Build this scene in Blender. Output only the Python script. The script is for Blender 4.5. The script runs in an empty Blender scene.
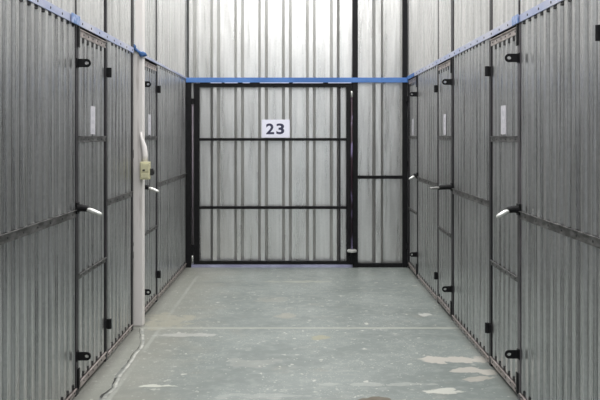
import bpy, bmesh, math, random
from mathutils import Vector, Matrix
random.seed(7)
sc = bpy.context.scene
COL = sc.collection
H = 3.3            # height of the partitions
XL, XR, YE = -1.19, 1.169, 9.0
CAMZ, F = 1.392, 847.0

# ------------------------------------------------------------ materials
def new_mat(name):
    m = bpy.data.materials.new(name); m.use_nodes = True
    nt = m.node_tree
    return m, nt, nt.nodes, nt.links, nt.nodes['Principled BSDF']

def simple(name, col, rough=.5, metal=0.0, var=.0, scale=20.0, bump=0.0, spec=.5):
    m, nt, N, L, b = new_mat(name)
    b.inputs['Roughness'].default_value = rough
    b.inputs['Metallic'].default_value = metal
    b.inputs['Specular IOR Level'].default_value = spec
    g = N.new('ShaderNodeNewGeometry'); n = N.new('ShaderNodeTexNoise')
    n.inputs['Scale'].default_value = scale; n.inputs['Detail'].default_value = 4
    L.new(g.outputs['Position'], n.inputs['Vector'])
    r = N.new('ShaderNodeValToRGB')
    r.color_ramp.elements[0].position = .3; r.color_ramp.elements[1].position = .7
    r.color_ramp.elements[0].color = tuple(c*(1-var) for c in col)+(1,)
    r.color_ramp.elements[1].color = tuple(min(1, c*(1+var)) for c in col)+(1,)
    L.new(n.outputs['Fac'], r.inputs['Fac']); L.new(r.outputs['Color'], b.inputs['Base Color'])
    if bump:
        bp = N.new('ShaderNodeBump'); bp.inputs['Strength'].default_value = bump; bp.inputs['Distance'].default_value = .01
        L.new(n.outputs['Fac'], bp.inputs['Height']); L.new(bp.outputs['Normal'], b.inputs['Normal'])
    return m

def two_tone(name, c0, c1, rough=.5, metal=0.0, scale=(20, 20, 20), p0=.4, p1=.6):
    m, nt, N, L, b = new_mat(name)
    b.inputs['Roughness'].default_value = rough; b.inputs['Metallic'].default_value = metal
    g = N.new('ShaderNodeNewGeometry'); mp = N.new('ShaderNodeMapping'); n = N.new('ShaderNodeTexNoise')
    mp.inputs['Scale'].default_value = scale; n.inputs['Scale'].default_value = 1; n.inputs['Detail'].default_value = 5
    L.new(g.outputs['Position'], mp.inputs['Vector']); L.new(mp.outputs['Vector'], n.inputs['Vector'])
    r = N.new('ShaderNodeValToRGB')
    r.color_ramp.elements[0].position = p0; r.color_ramp.elements[1].position = p1
    r.color_ramp.elements[0].color = c0+(1,); r.color_ramp.elements[1].color = c1+(1,)
    L.new(n.outputs['Fac'], r.inputs['Fac']); L.new(r.outputs['Color'], b.inputs['Base Color'])
    return m

def galvanised(name, lo, hi, rough=.38, metal=.85, sx=55.0, bump=.45):
    """zinc-coated sheet: long vertical streaks, faint spangle, a little unevenness"""
    m, nt, N, L, b = new_mat(name)
    b.inputs['Metallic'].default_value = metal
    g = N.new('ShaderNodeNewGeometry')
    mp = N.new('ShaderNodeMapping'); mp.inputs['Scale'].default_value = (sx, sx, 1.1)
    L.new(g.outputs['Position'], mp.inputs['Vector'])
    n = N.new('ShaderNodeTexNoise'); n.inputs['Scale'].default_value = 1; n.inputs['Detail'].default_value = 3
    L.new(mp.outputs['Vector'], n.inputs['Vector'])
    v = N.new('ShaderNodeTexVoronoi'); v.inputs['Scale'].default_value = 70
    L.new(g.outputs['Position'], v.inputs['Vector'])
    big = N.new('ShaderNodeTexNoise'); big.inputs['Scale'].default_value = 2.2; big.inputs['Detail'].default_value = 2
    L.new(g.outputs['Position'], big.inputs['Vector'])
    a = N.new('ShaderNodeMath'); a.operation = 'MULTIPLY_ADD'; a.inputs[1].default_value = .14
    L.new(v.outputs['Color'], a.inputs[0]); L.new(n.outputs['Fac'], a.inputs[2])
    a2 = N.new('ShaderNodeMath'); a2.operation = 'MULTIPLY_ADD'; a2.inputs[1].default_value = .45
    L.new(big.outputs['Fac'], a2.inputs[0]); L.new(a.outputs[0], a2.inputs[2])
    r = N.new('ShaderNodeValToRGB')
    r.color_ramp.elements[0].position = .5; r.color_ramp.elements[1].position = 1.0
    r.color_ramp.elements[0].color = lo+(1,); r.color_ramp.elements[1].color = hi+(1,)
    L.new(a2.outputs[0], r.inputs['Fac']); L.new(r.outputs['Color'], b.inputs['Base Color'])
    rr = N.new('ShaderNodeMapRange'); rr.inputs['To Min'].default_value = rough-.08; rr.inputs['To Max'].default_value = rough+.12
    L.new(n.outputs['Fac'], rr.inputs['Value']); L.new(rr.outputs['Result'], b.inputs['Roughness'])
    # gentle oil-canning of the thin sheet
    mp2 = N.new('ShaderNodeMapping'); mp2.inputs['Scale'].default_value = (9, 9, 1.4)
    L.new(g.outputs['Position'], mp2.inputs['Vector'])
    n2 = N.new('ShaderNodeTexNoise'); n2.inputs['Scale'].default_value = 1; n2.inputs['Detail'].default_value = 2
    L.new(mp2.outputs['Vector'], n2.inputs['Vector'])
    bp = N.new('ShaderNodeBump'); bp.inputs['Strength'].default_value = bump; bp.inputs['Distance'].default_value = .012
    L.new(n2.outputs['Fac'], bp.inputs['Height']); L.new(bp.outputs['Normal'], b.inputs['Normal'])
    return m

M = {}
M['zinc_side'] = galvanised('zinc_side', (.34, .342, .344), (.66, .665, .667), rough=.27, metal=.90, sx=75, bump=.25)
M['zinc_upper_lit'] = galvanised('zinc_upper_lit', (.52, .52, .51), (.80, .795, .78), rough=.36, metal=.72, sx=60, bump=.3)  # same zinc as the lower sheets, paler: overhead light put into the colour
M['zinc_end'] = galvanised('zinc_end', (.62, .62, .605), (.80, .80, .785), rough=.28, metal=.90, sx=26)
M['zinc_rail'] = two_tone('zinc_rail', (.085, .082, .08), (.24, .235, .23), .40, .6, (40, 12, 40))
M['film_patch'] = two_tone('film_patch', (.12, .24, .50), (.42, .49, .72), .5, .1, (30, 30, 30))
M['film_header'] = two_tone('film_header', (.38, .43, .62), (.56, .57, .66), .5, .15, (7, 2.2, 7), .38, .62)
M['pink_rail'] = two_tone('pink_rail', (.30, .26, .245), (.50, .44, .42), .45, .3, (20, 14, 20))
M['black'] = simple('black_paint', (.008, .008, .009), .5, 0, .4, 30, spec=.2)
M['stile_black'] = two_tone('stile_black', (.008, .008, .010), (.024, .021, .025), .5, .0, (12, 12, 3))
M['stile_grey'] = two_tone('stile_grey', (.045, .042, .045), (.13, .12, .13), .4, .5, (12, 12, 3))
M['dark'] = simple('dark_void', (.02, .02, .02), .9)
M['chrome'] = simple('bright_steel', (.66, .67, .64), .25, .45, .05, 40)
M['dull_steel'] = simple('dull_steel', (.22, .22, .21), .35, .6, .1, 40)
M['rod_pink'] = two_tone('rod_steel', (.13, .11, .13), (.26, .22, .26), .4, .3, (20, 20, 6))
M['rod_purple'] = two_tone('rod_purple', (.03, .012, .02), (.17, .14, .26), .35, .2, (20, 20, 7), .48, .62)
M['blue_tape'] = two_tone('blue_film', (.05, .145, .40), (.085, .21, .52), .5, 0, (3, 6, 6))
M['blue_dark'] = simple('blue_strap', (.045, .13, .33), .6, 0, .35, 60, .3)
M['post_paint'] = two_tone('post_paint', (.50, .46, .44), (.80, .765, .745), .55, 0, (22, 22, 2.4), .28, .44)
M['box_plastic'] = simple('aged_plastic', (.60, .575, .38), .5, 0, .1, 30)
M['rubber'] = simple('black_rubber', (.02, .02, .02), .6)
M['paper'] = simple('paper', (.60, .59, .63), .7, 0, .03, 20)
M['paper_print'] = two_tone('paper_faint_print', (.48, .48, .52), (.57, .57, .61), .7, 0, (60, 60, 60))
M['sign_white'] = simple('sign_white', (.83, .83, .95), .4, 0, .02, 5)
M['sign_ink'] = simple('sign_ink', (.03, .03, .075), .5)
M['gap_light'] = two_tone('lilac_gap_light', (.30, .30, .44), (.40, .41, .56), .5, 0, (5, 5, 5))
M['ceiling'] = simple('ceiling_paint', (.55, .55, .54), .8, 0, .05, 2)
M['crack_dark'] = two_tone('crack_dark', (.05, .05, .047), (.24, .25, .235), .9, 0, (9, 6, 5), .45, .55)
M['crack_pale'] = two_tone('crack_pale', (.30, .31, .29), (.50, .50, .46), .9, 0, (14, 14, 5))
M['rivet'] = simple('rivet_steel', (.03, .03, .035), .4, .5)
M['gleam_pale'] = simple('painted_gleam', (.62, .66, .86), .4, 0, .1, 30)

def floor_mat():
    m, nt, N, L, b = new_mat('worn_painted_concrete')
    g = N.new('ShaderNodeNewGeometry'); P = g.outputs['Position']
    def noise(scale, detail=4, vec=None, stretch=None, rough=.5):
        n = N.new('ShaderNodeTexNoise'); n.inputs['Scale'].default_value = scale
        n.inputs['Detail'].default_value = detail; n.inputs['Roughness'].default_value = rough
        src = vec or P
        if stretch:
            mp = N.new('ShaderNodeMapping'); mp.inputs['Scale'].default_value = stretch
            L.new(src, mp.inputs['Vector']); src = mp.outputs['Vector']
        L.new(src, n.inputs['Vector']); return n.outputs['Fac']
    def math_(op, a, bb=None, c=None):
        q = N.new('ShaderNodeMath'); q.operation = op
        for i, v in enumerate((a, bb, c)):
            if v is None: continue
            if isinstance(v, (int, float)): q.inputs[i].default_value = v
            else: L.new(v, q.inputs[i])
        return q.outputs[0]
    def step(v, lo, hi):
        r = N.new('ShaderNodeMapRange'); r.interpolation_type = 'SMOOTHSTEP'
        L.new(v, r.inputs['Value'])
        for k, x in (('From Min', lo), ('From Max', hi)): r.inputs[k].default_value = x
        return r.outputs['Result']
    def mix(fac, a, c):
        q = N.new('ShaderNodeMix'); q.data_type = 'RGBA'
        if isinstance(fac, (int, float)): q.inputs[0].default_value = fac
        else: L.new(fac, q.inputs[0])
        for i, v in ((6, a), (7, c)):
            if isinstance(v, tuple): q.inputs[i].default_value = v+(1,)
            else: L.new(v, q.inputs[i])
        return q.outputs[2]
    sep = N.new('ShaderNodeSeparateXYZ'); L.new(P, sep.inputs[0]); X, Y = sep.outputs[0], sep.outputs[1]
    col = mix(step(noise(1.6, 5), .35, .65), (.178, .206, .194), (.228, .258, .244))
    col = mix(math_('MULTIPLY', step(noise(14, 5), .45, .7), .35), col, (.34, .36, .34))
    # brownish scuffing by the left wall, round the post
    brn = math_('MULTIPLY', step(math_('ADD', math_('MULTIPLY', X, -1), math_('MULTIPLY', noise(5), .6)), .75, 1.35), .55)
    col = mix(brn, col, (.33, .32, .27))
    wear = math_('MULTIPLY', step(noise(3.1, 6, rough=.7), .56, .72), .45)
    col = mix(wear, col, (.27, .26, .22))
    # chips of missing paint, several sizes
    for sc_, lo, hi, den, st in ((17, .655, .70, 0, .6), (36, .65, .70, 5, .6), (8.5, .66, .72, 9, .3), (70, .60, .68, 3, .4)):
        n = noise(sc_, 3, stretch=(1, .8, 1)); q = step(n, lo, hi)
        # more chips in some areas than others
        area = step(noise(1.3+den*.1, 2), .40, .55)
        q = math_('MULTIPLY', math_('MULTIPLY', q, area), st)
        col = mix(q, col, (.66, .66, .60))
    v = N.new('ShaderNodeTexVoronoi'); v.inputs['Scale'].default_value = 7.5; L.new(P, v.inputs['Vector'])
    dd = math_('ADD', v.outputs['Distance'], math_('MULTIPLY', noise(38, 3), .30))
    fine = math_('SUBTRACT', 1.0, step(dd, .215, .25))
    col = mix(math_('MULTIPLY', fine, .45), col, (.62, .63, .58))
    # long pale scratches
    sr = step(noise(1, 3, stretch=(2.2, 26, 1)), .70, .76)
    col = mix(math_('MULTIPLY', sr, .3), col, (.55, .56, .52))
    # larger bare patches (x, y, rx, ry, colour, strength)
    jig = N.new('ShaderNodeTexNoise'); jig.inputs['Scale'].default_value = 9; jig.inputs['Detail'].default_value = 5
    L.new(P, jig.inputs['Vector'])
    for (px, py, rx, ry, c, s) in ((.98, 5.27, .20, .085, (.50, .475, .425), .9), (1.06, 5.02, .15, .07, (.50, .475, .425), .85),
                                   (.80, 4.62, .10, .05, (.60, .60, .54), .8), (1.05, 4.85, .10, .05, (.5, .46, .40), .6),
                                   (.15, 5.84, .075, .06, (.40, .35, .18), .45), (.385, 4.47, .075, .05, (.11, .085, .05), .95),
                                   (-.77, 5.92, .22, .05, (.50, .50, .47), .6), (-.26, 5.2, .16, .10, (.40, .39, .36), .3),
                                   (-.22, 7.2, .12, .12, (.36, .35, .30), .35), (-.10, 6.55, .08, .1, (.40, .36, .28), .4),
                                   (-.75, 4.72, .12, .025, (.62, .63, .56), .8), (-.2, 4.53, .2, .05, (.45, .46, .43), .3),
                                   (-1.0, 6.4, .18, .25, (.42, .40, .31), .5), (.45, 4.75, .3, .03, (.55, .56, .52), .3),
                                   (0, 8.1, .3, .05, (.45, .45, .36), .4), (.98, 6.6, .05, .05, (.6, .6, .56), .7)):
        dx = math_('DIVIDE', math_('SUBTRACT', X, px), rx); dy = math_('DIVIDE', math_('SUBTRACT', Y, py), ry)
        d = math_('ADD', math_('MULTIPLY', dx, dx), math_('MULTIPLY', dy, dy))
        d = math_('ADD', d, math_('MULTIPLY', math_('SUBTRACT', jig.outputs['Fac'], .5), 6.5))
        q = math_('SUBTRACT', 1.0, step(d, .75, 1.15))
        col = mix(math_('MULTIPLY', q, s), col, c)
    # joints: one across at the post, one along the left wall
    w1 = math_('ABSOLUTE', math_('SUBTRACT', Y, 6.14)); w1 = math_('ADD', w1, math_('MULTIPLY', noise(30), .015))
    j1 = math_('MULTIPLY', math_('SUBTRACT', 1.0, step(w1, .02, .04)), .6)
    col = mix(j1, col, (.45, .46, .40))
    w2 = math_('ABSOLUTE', math_('ADD', X, 1.0)); w2 = math_('ADD', w2, math_('MULTIPLY', noise(22), .012))
    j2 = math_('MULTIPLY', math_('SUBTRACT', 1.0, step(w2, .012, .026)), math_('MULTIPLY', step(noise(1.7), .42, .60), .45))
    col = mix(j2, col, (.45, .47, .43))
    # darker band along both walls
    dark_edge = step(math_('ABSOLUTE', X), 1.10, 1.17); col = mix(math_('MULTIPLY', dark_edge, .5), col, (.13, .13, .12))
    L.new(col, b.inputs['Base Color'])
    rr = N.new('ShaderNodeMapRange'); rr.inputs['To Min'].default_value = .30; rr.inputs['To Max'].default_value = .55
    L.new(noise(6, 5), rr.inputs['Value']); L.new(rr.outputs['Result'], b.inputs['Roughness'])
    bp = N.new('ShaderNodeBump'); bp.inputs['Strength'].default_value = .25; bp.inputs['Distance'].default_value = .006
    L.new(noise(9, 6), bp.inputs['Height']); L.new(bp.outputs['Normal'], b.inputs['Normal'])
    return m
M['floor'] = floor_mat()

# ------------------------------------------------------------ helpers
class Frame:
    """wall coordinates: u along the wall, n out of the wall into the corridor, z up"""
    def __init__(s, side): s.side = side
    def __call__(s, u, n, z):
        if s.side == 'L': return Vector((XL-.012+n, u, z))
        if s.side == 'R': return Vector((XR+.012-n, u, z))
        if s.side == 'E': return Vector((u, YE+.02-n, z))
        if s.side == 'S': return Vector((u, YE+.055-n, z))
        return Vector((u, n, z))
FL, FR, FE, FW, FS = Frame('L'), Frame('R'), Frame('E'), Frame('W'), Frame('S')

def finish(name, bm, mat, parent=None, smooth=False, bevel=0):
    bmesh.ops.recalc_face_normals(bm, faces=bm.faces)
    me = bpy.data.meshes.new(name); bm.to_mesh(me); bm.free()
    if smooth:
        for p in me.polygons: p.use_smooth = True
    if mat: me.materials.append(M[mat])
    o = bpy.data.objects.new(name, me); COL.objects.link(o)
    if parent:
        o.parent = parent
        off = WORLD.get(parent.name, Vector())
        me.transform(Matrix.Translation(-off)); WORLD[o.name] = off
    if bevel:
        md = o.modifiers.new('bevel', 'BEVEL'); md.width = bevel; md.segments = 2; md.limit_method = 'ANGLE'
    return o
WORLD = {}
def box(bm, fr, u0, u1, n0, n1, z0, z1):
    vs = [bm.verts.new(fr(u, n, z)) for u in (u0, u1) for n in (n0, n1) for z in (z0, z1)]
    for f in ((0, 1, 3, 2), (4, 6, 7, 5), (0, 4, 5, 1), (2, 3, 7, 6), (0, 2, 6, 4), (1, 5, 7, 3)):
        bm.faces.new([vs[i] for i in f])
def tube(bm, pts, rad, seg=12, caps=True):
    rad = rad if isinstance(rad, (list, tuple)) else [rad]*len(pts)
    rings = []
    for i, p in enumerate(pts):
        p = Vector(p)
        d = (Vector(pts[min(i+1, len(pts)-1)])-Vector(pts[max(i-1, 0)])).normalized()
        a = d.orthogonal().normalized() if abs(d.z) > .9 else d.cross(Vector((0, 0, 1))).normalized()
        if abs(d.z) > .9: a = Vector((1, 0, 0)); a = (a-d*a.dot(d)).normalized()
        b_ = d.cross(a).normalized()
        rings.append([bm.verts.new(p+(a*math.cos(t)+b_*math.sin(t))*rad[i]) for t in [2*math.pi*k/seg for k in range(seg)]])
    for r0, r1 in zip(rings, rings[1:]):
        for k in range(seg):
            bm.faces.new((r0[k], r0[(k+1) % seg], r1[(k+1) % seg], r1[k]))
    if caps:
        bm.faces.new(rings[0][::-1]); bm.faces.new(rings[-1])
def dome(bm, fr, u, n, z, r, h):
    """rivet head"""
    seg = 8; rings = []
    for (k, hh) in ((1, 0), (.75, .7)):
        rings.append([bm.verts.new(fr(u+r*k*math.cos(2*math.pi*i/seg), n+h*hh, z+r*k*math.sin(2*math.pi*i/seg))) for i in range(seg)])
    top = bm.verts.new(fr(u, n+h, z))
    for i in range(seg):
        j = (i+1) % seg
        bm.faces.new((rings[0][i], rings[0][j], rings[1][j], rings[1][i])); bm.faces.new((rings[1][i], rings[1][j], top))
def corrugated(bm, fr, u0, u1, z0, z1, per, crest, slope, h, phase=0.0):
    """trapezoid-profile sheet, crest at n=h, clipped to [u0,u1]"""
    def prof(u):
        t = (u-phase) % per
        if t < crest: return h
        if t < crest+slope: return h*(1-(t-crest)/slope)
        if t < per-slope: return 0.0
        return h*(t-(per-slope))/slope
    us = {u0, u1}
    k = math.floor((u0-phase)/per)-1
    while phase+k*per < u1+per:
        for d in (0, crest, crest+slope, per-slope):
            u = phase+k*per+d
            if u0 < u < u1: us.add(u)
        k += 1
    us = sorted(us)
    th = .0015
    nz = 1
    f = [[bm.verts.new(fr(u, prof(u), z)) for z in (z0, z1)] for u in us]
    bk = [[bm.verts.new(fr(u, prof(u)-th, z)) for z in (z0, z1)] for u in us]
    for i in range(len(us)-1):
        bm.faces.new((f[i][0], f[i+1][0], f[i+1][1], f[i][1])); bm.faces.new((bk[i][0], bk[i][1], bk[i+1][1], bk[i+1][0]))
        bm.faces.new((f[i][1], f[i+1][1], bk[i+1][1], bk[i][1])); bm.faces.new((f[i][0], bk[i][0], bk[i+1][0], f[i+1][0]))
    for i in (0, -1): bm.faces.new((f[i][0], f[i][1], bk[i][1], bk[i][0]))
SIDE = dict(per=.105, crest=.044, slope=.0085, h=.012)
END = dict(per=.255, crest=.040, slope=.033, h=.055)

def tag(o, label=None, cat=None, group=None, kind=None):
    if label: o['label'] = label
    if cat: o['category'] = cat
    if group: o['group'] = group
    if kind: o['kind'] = kind
    return o
def empty(name, loc, label, cat, group=None, kind=None):
    o = bpy.data.objects.new(name, None); COL.objects.link(o); o.location = loc; o.empty_display_size = .1
    WORLD[o.name] = Vector(loc)
    return tag(o, label, cat, group, kind)
def sheet(fr, u0, u1, z0, z1, parent, name='corrugated_sheet', mat='zinc_side', P=SIDE, phase=0.0):
    bm = bmesh.new(); corrugated(bm, fr, u0, u1, z0, z1, phase=phase, **P)
    return finish(name, bm, mat, parent)
def part(name, fr, dims, mat, parent, bevel=.0015):
    bm = bmesh.new(); box(bm, fr, *dims)
    return finish(name, bm, mat, parent, bevel=bevel)

def shade_teeth(fr, u0, u1, za, zb, parent):
    """black pieces standing in for the shadow in the sheet's troughs at a rail"""
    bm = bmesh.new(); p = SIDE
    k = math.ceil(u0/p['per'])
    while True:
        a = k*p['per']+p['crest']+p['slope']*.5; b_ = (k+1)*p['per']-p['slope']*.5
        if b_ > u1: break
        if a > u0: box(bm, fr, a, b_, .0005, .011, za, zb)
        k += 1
    return finish('trough_shade', bm, 'black', parent) if len(bm.verts) else None

def rail(fr, u0, u1, z0, z1, parent, name, mat, step, n1=.019, rr=.006):
    """steel angle: flat strip over the ribs with a short turned-out top lip, and riveted"""
    bm = bmesh.new()
    box(bm, fr, u0, u1, .0125, n1-.003, z0, z1)
    if name != 'header_rail': box(bm, fr, u0, u1, .0125, n1+.005, z1-.004, z1)
    o = finish(name, bm, mat, parent)
    bm = bmesh.new()
    c = int((u1-u0)/step); off = ((u1-u0)-c*step)/2
    zc = (z0+z1)/2
    for i in range(c+1):
        u = u0+off+i*step
        if u0+.01 < u < u1-.01: dome(bm, fr, u, n1-.0035, zc-.002, rr, .004)
    r = finish('rivets', bm, 'rivet', o, smooth=True)
    return o

# ------------------------------------------------------------ setting
bm = bmesh.new(); box(bm, FW, -3, 3, -3, 11, -.1, 0)
tag(finish('floor', bm, 'floor'), 'worn grey-green painted concrete floor with chipped pale spots', 'floor', kind='structure')
bm = bmesh.new(); box(bm, FW, -3, 3, -3, 11, 4.2, 4.3)
tag(finish('ceiling', bm, 'ceiling'), 'pale ceiling high above the corridor', 'ceiling', kind='structure')

Y0 = -1.2
# door spans (near edge, far edge)
LD = [(4.52, 5.27), (6.38, 7.15)]
RD = [(2.50, 3.25), (4.44, 5.16), (6.38, 7.08), (8.25, 8.95)]
PL = (6.06, 6.16)      # gap by the support post on the left

def side_wall(name, fr, doors, label, seams):
    w = empty(name, (fr(0, 0, 0).x, 4.0, 0), label, 'wall', kind='structure')
    part('added_light_seal', fr, (Y0, YE, -.06, -.03, 0, H), 'dark', w, 0)  # added dark slab, keeps outside light from coming through the gaps
    edges = [Y0]
    for a, b in doors: edges += [a, b]
    if name == 'wall_left':
        edges.append(YE)
    for i in range(0, len(edges)-1, 2):
        a, b = edges[i], edges[i+1]
        pieces = [(a, b)]
        if name == 'wall_left' and a < PL[0] < b: pieces = [(a, PL[0]), (6.30, b)]
        if len(pieces) == 2: part('gap_stile', fr, (6.045, 6.095, 0, .017, 0, 1.985), 'stile_black', w)
        for (p, q) in pieces:
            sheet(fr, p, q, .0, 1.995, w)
            if q-p > .4:
                rail(fr, p, q, .957, .998, w, 'middle_rail', 'zinc_rail', .2)
            rail(fr, p, q, .012, .045, w, 'base_rail', 'pink_rail', .105, rr=.005)
            shade_teeth(fr, p, q, .046, .066, w)
            shade_teeth(fr, p, q, 1.974, 1.989, w)
    # upper sheets, in lengths between the seams
    se = [Y0]+[q[0] for q in seams]+[YE]
    for a, b in zip(se, se[1:]):
        sheet(fr, a+.003, b-.003, 2.02, H, w, 'upper_sheet', 'zinc_upper_lit')
    for s, k in seams:
        part('seam_strip', fr, (s-k, s+k, .0, .016, 2.03, H), 'stile_black', w)
    return w

wl = side_wall('wall_left', FL, LD, 'left corridor wall of galvanised corrugated steel partitions', [(2.6, .012), (4.53, .013), (5.25, .018), (6.08, .04), (7.11, .03)])
wr = side_wall('wall_right', FR, RD, 'right corridor wall of galvanised corrugated steel partitions', [(2.50, .012), (3.23, .02), (4.47, .010), (5.125, .032), (6.41, .04), (7.05, .015)])
# header strips with protective film
def header(fr, u0, u1, w):
    rail(fr, u0, u1, 1.989, 2.028, w, 'header_rail', 'film_header', .2, n1=.022, rr=.0075)
header(FL, Y0, 6.10, wl)
bm = bmesh.new(); box(bm, FL, 6.24, YE-.02, .0125, .020, 1.998, 2.016)
finish('header_rail', bm, 'film_header', wl)
header(FR, Y0, YE-.02, wr)
part('film_wrap', FL, (4.40, 4.56, .024, .030, 1.984, 2.034), 'film_patch', wl)
part('film_wrap', FR, (4.44, 4.56, .024, .030, 1.984, 2.032), 'film_patch', wr)
part('film_wrap', FR, (8.45, 8.97, .024, .030, 1.985, 2.022), 'blue_tape', wr)
# a loose piece of film on the right header of the far door

# ------------------------------------------------------------ locker doors in the side walls
def lug(fr, u, z, parent):
    """black padlock eye, a drilled tongue standing out of the stile"""
    bm = bmesh.new(); r = .0225; c = .070; hr = .0085; seg = 28
    lay = []
    for uu in (u, u+.008):
        o_, i_ = [], []
        for k in range(seg):
            t = 2*math.pi*k/seg; ct, st = math.cos(t), math.sin(t)
            R = r if ct >= 0 else min(r/max(abs(st), 1e-6), (c-.012)/max(abs(ct), 1e-6))
            o_.append(bm.verts.new(fr(uu, c+R*ct, z+R*st))); i_.append(bm.verts.new(fr(uu, c+hr*ct*1.25, z+hr*st)))
        lay.append((o_, i_))
    for k in range(seg):
        j = (k+1) % seg
        for (o_, i_) in lay: bm.faces.new((o_[k], o_[j], i_[j], i_[k]))
        bm.faces.new((lay[0][0][k], lay[1][0][k], lay[1][0][j], lay[0][0][j]))
        bm.faces.new((lay[0][1][k], lay[0][1][j], lay[1][1][j], lay[1][1][k]))
    box(bm, fr, u-.012, u+.03, .010, .022, z-.026, z+.026)
    return finish('padlock_eye', bm, 'black', parent)
def hinge(fr, u, z, parent):
    bm = bmesh.new()
    box(bm, fr, u-.022, u+.018, .014, .022, z-.024, z+.024)
    tube(bm, [fr(u+.0, .033, z-.030), fr(u+.0, .033, z+.030)], .014, 14)
    box(bm, fr, u-.014, u+.014, .015, .034, z-.027, z+.027)
    return finish('hinge', bm, 'black', parent)
def handle(fr, u, z, parent, drop=.034, reach=.085, out=0.0, metal='chrome', k=1.0):
    bm = bmesh.new()
    box(bm, fr, u-.02, u+.03, .010, .024, z-.030, z+.030)
    tube(bm, [fr(u, .02, z), fr(u, .045, z+.002), fr(u, .072+out, z-.002), fr(u+.003, .088+out, z-.009)], [.021, .019, .018, .014], 14)
    h = finish('latch_handle', bm, 'black', parent, smooth=False)
    bm = bmesh.new()
    p0 = fr(u-.004, .070+out, z-.004); p1 = fr(u-.012, .070+out+reach, z-drop)
    pts = [p0.lerp(p1, t) for t in (0, .08, .35, .7, .93, 1)]
    tube(bm, pts, [q*k for q in (.009, .013, .014, .012, .009, .004)], 14)
    finish('steel_lever', bm, metal, h, smooth=True)
    return h
def locker_door(n, fr, a, b, label, sticker=True, stile='stile_black', lugz=(1.783, .212), hk={}):
    d = empty('door_%d' % n, fr((a+b)/2, 0, 0), label, 'door', 'locker doors along the corridor walls', 'structure')
    sw = .055
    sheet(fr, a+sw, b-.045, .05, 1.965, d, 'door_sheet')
    part('near_stile', fr, (a, a+sw, .0, .017, .0, 1.985), stile, d)
    part('far_stile', fr, (b-.045, b, .0, .017, .0, 1.985), 'stile_black', d)
    rail(fr, a+sw, b-.045, 1.934, 1.972, d, 'top_rail', 'pink_rail', .105, rr=.006)
    shade_teeth(fr, a+sw, b-.045, 1.908, 1.933, d)
    rail(fr, a+sw, b-.045, 1.358, 1.392, d, 'upper_crossbar', 'zinc_rail', .105, rr=.005)
    rail(fr, a+sw, b-.045, .615, .645, d, 'lower_crossbar', 'zinc_rail', .105, rr=.005)
    rail(fr, a+sw, b-.045, .020, .062, d, 'bottom_rail', 'pink_rail', .105, rr=.006)
    shade_teeth(fr, a+sw, b-.045, .063, .083, d)
    for z0, z1 in ((1.87, 1.985), (.03, .14)):
        part('corner_plate', fr, (a+.03, a+.062, .017, .024, z0, z1), 'black', d)
    for z in lugz: lug(fr, a+.015, z, d)
    for z in (1.785, .228): hinge(fr, b-.02, z, d)
    handle(fr, a+.02, 1.005, d, **hk)
    if sticker:
        c = a+(b-a)*.52
        s = part('paper_sticker', fr, (c-.055, c+.055, .0125, .0138, 1.402, 1.565), 'paper', d, 0)
        s['label'] = 'white paper sheet stuck on the door'
        bm = bmesh.new()
        for (zc, hh) in ((1.52, .016), (1.475, .012), (1.425, .013)):
            box(bm, fr, c-.03, c+.03, .0137, .0143, zc-hh, zc+hh)
        finish('faint_print', bm, 'paper_print', s)
    return d
locker_door(1, FL, *LD[0], 'corrugated steel locker door on the left wall, the near one in front of the white post')
locker_door(2, FL, *LD[1], 'corrugated steel locker door on the left wall behind the white post')
locker_door(3, FR, *RD[0], 'locker door at the right picture edge, only its black hinge side showing', sticker=False, lugz=(1.8, .243))
locker_door(4, FR, *RD[1], 'nearest full-length locker door on the right wall, with white paper and steel lever', stile='stile_grey', lugz=(1.803, .243), hk=dict(drop=.040, reach=.070))
locker_door(5, FR, *RD[2], 'middle narrow locker door on the right wall, black latch beside its crossbar', lugz=(1.80, .235), hk=dict(drop=.008, reach=.085, out=.035, metal='dull_steel', k=.75))
locker_door(6, FR, *RD[3], 'farthest locker door on the right wall, next to the black corner post', lugz=(1.80, .235), hk=dict(drop=.035, reach=.06, out=-.03))

# ------------------------------------------------------------ end wall
we = empty('wall_back', (0, YE, 0), 'back wall of tall corrugated galvanised sheets closing the corridor', 'wall', kind='structure')
part('added_light_seal', FE, (-1.6, 1.6, -.10, -.06, 0, H+.3), 'dark', we, 0)  # added dark slab behind the sheets to shut out light
S = 1/94.1   # metres per pixel on the back wall (used only to turn measurements into sizes)
ph = (213.0-298)*S
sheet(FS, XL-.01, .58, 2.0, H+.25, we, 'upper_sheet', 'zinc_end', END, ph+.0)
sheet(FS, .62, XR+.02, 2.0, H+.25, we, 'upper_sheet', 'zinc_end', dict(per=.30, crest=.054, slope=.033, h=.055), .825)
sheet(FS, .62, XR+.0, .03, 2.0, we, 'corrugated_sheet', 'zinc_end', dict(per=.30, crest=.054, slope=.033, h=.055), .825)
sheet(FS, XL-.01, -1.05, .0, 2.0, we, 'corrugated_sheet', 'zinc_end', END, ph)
part('upright', FE, (.578, .634, .021, .06, 0, H+.2), 'black', we)
part('corner_post', FE, (1.106, 1.160, .021, .06, 0, H+.2), 'black', we)
part('corner_post', FE, (-1.188, -1.130, .021, .06, 0, 1.96), 'black', we)
part('crossbar', FE, (.634, 1.106, .021, .045, .938, .972), 'black', we)
part('bottom_bar', FE, (.634, 1.106, .021, .05, .0, .045), 'black', we)
bs = part('header_strip', FE, (-1.185, 1.165, .045, .068, 1.958, 2.010), 'blue_tape', we); bs['label'] = 'blue film-covered strip across the top of the back door'
bm = bmesh.new()  # pale slivers painting the white gleams below the blue strip
for (a, b) in ((211, 222), (225, 238), (243, 250), (260, 289), (293, 323), (328, 351)):
    box(bm, FE, (a-298)*S, (b-298)*S, .055, .069, 1.9505, 1.9575)
fb = finish('gleam_slivers', bm, 'gleam_pale', we)

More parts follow.
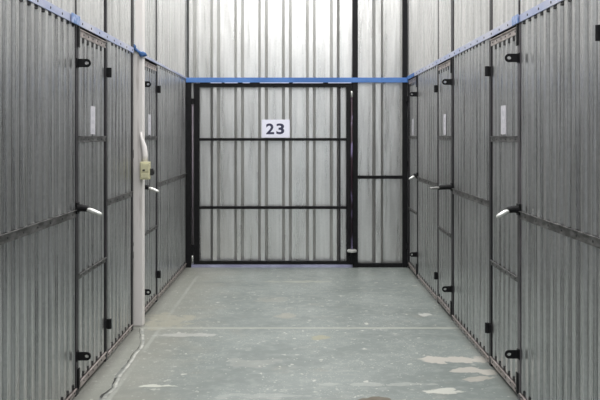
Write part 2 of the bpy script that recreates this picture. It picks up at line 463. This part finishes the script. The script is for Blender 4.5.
dd = empty('door_7', (-.26, YE, 0), 'wide corrugated steel back door in a black frame, carrying the number 23', 'door', kind='structure')
DL, DR = -1.104, .577
sheet(FS, -1.05, .545, .045, 1.93, dd, 'door_sheet', 'zinc_end', END, ph)
part('side_stile', FE, (DL, -1.045, .021, .05, .034, 1.95), 'black', dd)
part('side_stile', FE, (.512, DR, .021, .05, .034, 1.95), 'black', dd)
part('top_bar', FE, (-1.045, .512, .021, .05, 1.91, 1.95), 'black', dd)
part('crossbar', FE, (-1.045, .512, .021, .045, 1.342, 1.370), 'black', dd)
part('crossbar', FE, (-1.045, .512, .021, .045, .618, .648), 'black', dd)
part('bottom_bar', FE, (-1.045, .512, .021, .05, .034, .068), 'black', dd)
# thin dark strip next to the right stile
part('inner_strip', FE, (.432, .452, .004, .024, .07, 1.91), 'stile_black', dd)
# left locking rod in its guides
bm = bmesh.new(); tube(bm, [FE(-1.117, .036, .10), FE(-1.117, .036, 1.73)], .0095, 12)
r1 = finish('locking_rod', bm, 'rod_pink', dd, smooth=True); r1['label'] = 'pinkish steel locking rod at the left of the door'
bm = bmesh.new(); box(bm, FE, -1.145, -1.092, .021, .055, .11, .24); box(bm, FE, -1.14, -1.092, .021, .05, 1.73, 1.79)
finish('rod_guide', bm, 'black', dd, bevel=.003)
bm = bmesh.new(); tube(bm, [FE(-1.117, .05, .045), FE(-1.117, .056, .105), FE(-1.117, .058, .125)], [.006, .010, .006], 12)
finish('bolt_tip', bm, 'chrome', dd, smooth=True)
# right locking rod with white foot disc
bm = bmesh.new(); tube(bm, [FE(.568, .072, .18), FE(.568, .072, 1.80)], .0105, 12)
r2 = finish('locking_rod', bm, 'rod_purple', dd, smooth=True); r2['label'] = 'dark purple locking rod at the right of the door'
bm = bmesh.new(); tube(bm, [FE(.568, .072, 1.80), FE(.568, .072, 1.86), FE(.568, .072, 1.868)], [.011, .011, .006], 12)
finish('rod_cap', bm, 'chrome', r2, smooth=True)
bm = bmesh.new()
for z in (1.68, .98, .55): box(bm, FE, .545, .592, .05, .064, z-.02, z+.02)
finish('rod_guide', bm, 'black', dd, bevel=.003)
bm = bmesh.new(); tube(bm, [FE(.568, .085, .165), FE(.568, .085, .170), FE(.568, .085, .188), FE(.568, .085, .197)], [.040, .052, .052, .036], 28)
fd = finish('foot_disc', bm, 'chrome', r2, smooth=False); fd['label'] = 'bright white round disc at the foot of the rod'
bm = bmesh.new(); tube(bm, [FE(.568, .074, .05), FE(.568, .074, .166)], .02, 14); box(bm, FE, .54, .596, .05, .075, .05, .12)
finish('rod_socket', bm, 'black', dd)
bm = bmesh.new(); box(bm, FE, -1.135, .578, -.04, .052, 0, .030)  # lilac colour paints the lit floor seen through the gap below the door
tag(finish('gap_light_strip', bm, 'gap_light'), 'lilac strip standing in for the lit gap under the back door', 'gap_light', kind='structure')

# ------------------------------------------------------------ number sign
sg = empty('number_sign', FE(-.235, .022, 1.47), 'white rectangular sign with dark number 23 on the back door', 'sign')
part('sign_plate', FE, (-.384, -.088, .0205, .0235, 1.374, 1.566), 'sign_white', sg, .0008)
def digit(ch, cx, cz, w, h):
    cu = bpy.data.curves.new('d', 'FONT'); cu.body = ch; cu.size = 1; cu.offset = .028; cu.extrude = .004; cu.resolution_u = 6
    t = bpy.data.objects.new('d', cu); COL.objects.link(t)
    bpy.context.view_layer.update()
    me = bpy.data.meshes.new_from_object(t.evaluated_get(bpy.context.evaluated_depsgraph_get()))
    bpy.data.objects.remove(t); bpy.data.curves.remove(cu)
    xs = [v.co.x for v in me.vertices]; ys = [v.co.y for v in me.vertices]
    x0, x1, y0, y1 = min(xs), max(xs), min(ys), max(ys)
    for v in me.vertices:
        p = FE(cx+((v.co.x-x0)/(x1-x0)-.5)*w, .0240+v.co.z*.1, cz+((v.co.y-y0)/(y1-y0)-.5)*h)
        v.co = p-WORLD[sg.name]
    me.materials.clear(); me.materials.append(M['sign_ink'])
    me.name = 'digit'
    o = bpy.data.objects.new('digit', me); COL.objects.link(o); o.parent = sg
digit('2', (270.1-298)*S, 1.468, .086, .114)
digit('3', (280.3-298)*S, 1.468, .084, .114)

# ------------------------------------------------------------ white support post, strap, socket box
post = empty('support_post', (-1.175, 6.24, 0), 'white-painted square steel post standing against the left wall', 'post', kind='structure')
bm = bmesh.new(); box(bm, FW, -1.215, -1.135, 6.20, 6.28, 0, H+.2)
sh = finish('post_shaft', bm, 'post_paint', post, bevel=.006)
bm = bmesh.new()
tube(bm, [(-1.150, 6.192, 1.42), (-1.146, 6.192, 1.38), (-1.136, 6.192, 1.345), (-1.126, 6.192, 1.31), (-1.120, 6.192, 1.25), (-1.120, 6.192, 1.207)],
     [.006, .010, .018, .022, .023, .022], 14)
finish('cable_sleeve', bm, 'post_paint', post, smooth=True)
for z, k in ((1.26, .03), (.52, .025), (.60, .012)):
    bm = bmesh.new(); box(bm, FW, -1.2165, -1.203, 6.1985, 6.21, z-k, z+k)
    finish('chipped_spot', bm, 'rubber', post)

bx = empty('socket_box', (-1.125, 6.165, 1.08), 'small yellowed plastic socket box on the white post', 'socket')
bm = bmesh.new(); box(bm, FW, -1.150, -1.076, 6.150, 6.199, 1.075, 1.205); finish('box_body', bm, 'box_plastic', bx, bevel=.006)
bm = bmesh.new(); box(bm, FW, -1.140, -1.084, 6.144, 6.151, 1.088, 1.125); box(bm, FW, -1.142, -1.084, 6.144, 6.151, 1.132, 1.192)
finish('cover_plate', bm, 'box_plastic', bx, bevel=.002)
bm = bmesh.new(); box(bm, FW, -1.128, -1.110, 6.141, 6.145, 1.138, 1.150); finish('socket_hole', bm, 'rubber', bx, bevel=.002)
bm = bmesh.new(); box(bm, FW, -1.077, -1.054, 6.155, 6.19, 1.105, 1.155); tube(bm, [(-1.056, 6.172, 1.13), (-1.046, 6.172, 1.13)], .016, 12)
finish('plug', bm, 'rubber', bx, bevel=.003)

st = empty('tied_strap', (-1.175, 6.19, 2.0), 'dark blue strap knotted around the white post at rail height', 'strap')
bm = bmesh.new()
pts = [(-1.240, 6.06, 2.062), (-1.226, 6.15, 2.05), (-1.20, 6.188, 2.035), (-1.17, 6.190, 2.012), (-1.14, 6.190, 1.992), (-1.126, 6.21, 1.985), (-1.124, 6.27, 1.99)]
tube(bm, pts, [.010, .015, .014, .009, .013, .012, .008], 10)
finish('strap_band', bm, 'blue_dark', st, smooth=True)
def blob(bm, c, r, sx, sy, sz):
    mt = Matrix.Translation(c) @ Matrix.Diagonal((sx, sy, sz, 1))
    rs = bmesh.ops.create_icosphere(bm, subdivisions=2, radius=r, matrix=mt)
    for v in rs['verts']: v.co += Vector((random.uniform(-.003, .003), random.uniform(-.003, .003), random.uniform(-.003, .003)))
for c, s in (((-1.208, 6.172, 2.042), (1.25, .8, .9)), ((-1.135, 6.180, 1.990), (1.2, .8, .85))):
    bm = bmesh.new(); blob(bm, c, .023, *s); finish('knot', bm, 'blue_dark', st, smooth=True)

# ------------------------------------------------------------ crack in the floor by the left wall
def ribbon(pts, w, z, name, mat, parent=None):
    bm = bmesh.new(); L_ = []
    for i, p in enumerate(pts):
        a = Vector(pts[max(i-1, 0)]+(0,)); b = Vector(pts[min(i+1, len(pts)-1)]+(0,))
        d = (b-a).normalized(); s = Vector((-d.y, d.x, 0))*w[i]*.5
        c = Vector(p+(z,)); L_.append((bm.verts.new(c-s), bm.verts.new(c+s)))
    for (a, b), (c, d) in zip(L_, L_[1:]): bm.faces.new((a, b, d, c))
    return finish(name, bm, mat, parent)
def fp(px, py):
    y = CAMZ*F/(py-136); return ((px-298)*y/F, y)
key = [(100, 402), (104, 395), (113, 388), (115, 381), (117, 376), (124, 368), (129, 361), (134, 354), (140, 347), (141, 340), (140, 332), (141, 327)]
wd = [.03, .035, .02, .022, .035, .03, .018, .012, .009, .008, .008, .008]
cp, cw = [], []
for i in range(len(key)-1):
    a, b = fp(*key[i]), fp(*key[i+1])
    for t in (0, .33, .66):
        cp.append((a[0]+(b[0]-a[0])*t+random.uniform(-.004, .004), a[1]+(b[1]-a[1])*t)); cw.append((wd[i]+(wd[i+1]-wd[i])*t)*random.uniform(.6, 1.1))
cr = ribbon([(x-.004, y) for x, y in cp], [w*.5 for w in cw], .0025, 'floor_crack', 'crack_dark')
tag(cr, 'jagged crack in the painted floor running to the white post', 'crack', kind='structure')
ribbon([(x+.016, y) for x, y in cp], [max(.016, w*.6) for w in cw], .002, 'broken_edge', 'crack_pale', cr)

# ------------------------------------------------------------ camera, light
cam = bpy.data.cameras.new('camera'); co = bpy.data.objects.new('camera', cam); COL.objects.link(co); sc.camera = co
co.location = (0, 0, CAMZ); co.rotation_euler = (math.pi/2, 0, 0)
cam.sensor_width = 36; cam.lens = F/600*36
cam.shift_x = 2/600; cam.shift_y = -64/600
cam.clip_start = .05

def area(name, loc, rot, sx, sy, power, col=(1, 1, 1)):
    l = bpy.data.lights.new(name, 'AREA'); l.shape = 'RECTANGLE'; l.size = sx; l.size_y = sy; l.energy = power; l.color = col
    o = bpy.data.objects.new(name, l); COL.objects.link(o); o.location = loc; o.rotation_euler = rot
    return o
for nm, y, p in (('ceiling_light_far', 7.3, 102), ('ceiling_light_mid', 4.2, 88), ('ceiling_light_near', 1.1, 62)):
    area(nm, (0, y, 4.0), (0, 0, 0), 2.3, 2.8, p, (1, .987, .978))
w = bpy.data.worlds.new('world'); sc.world = w; w.use_nodes = True
w.node_tree.nodes['Background'].inputs[0].default_value = (.9, .95, 1, 1)
w.node_tree.nodes['Background'].inputs[1].default_value = .9
sc.view_settings.view_transform = 'Standard'
sc.view_settings.look = 'None'
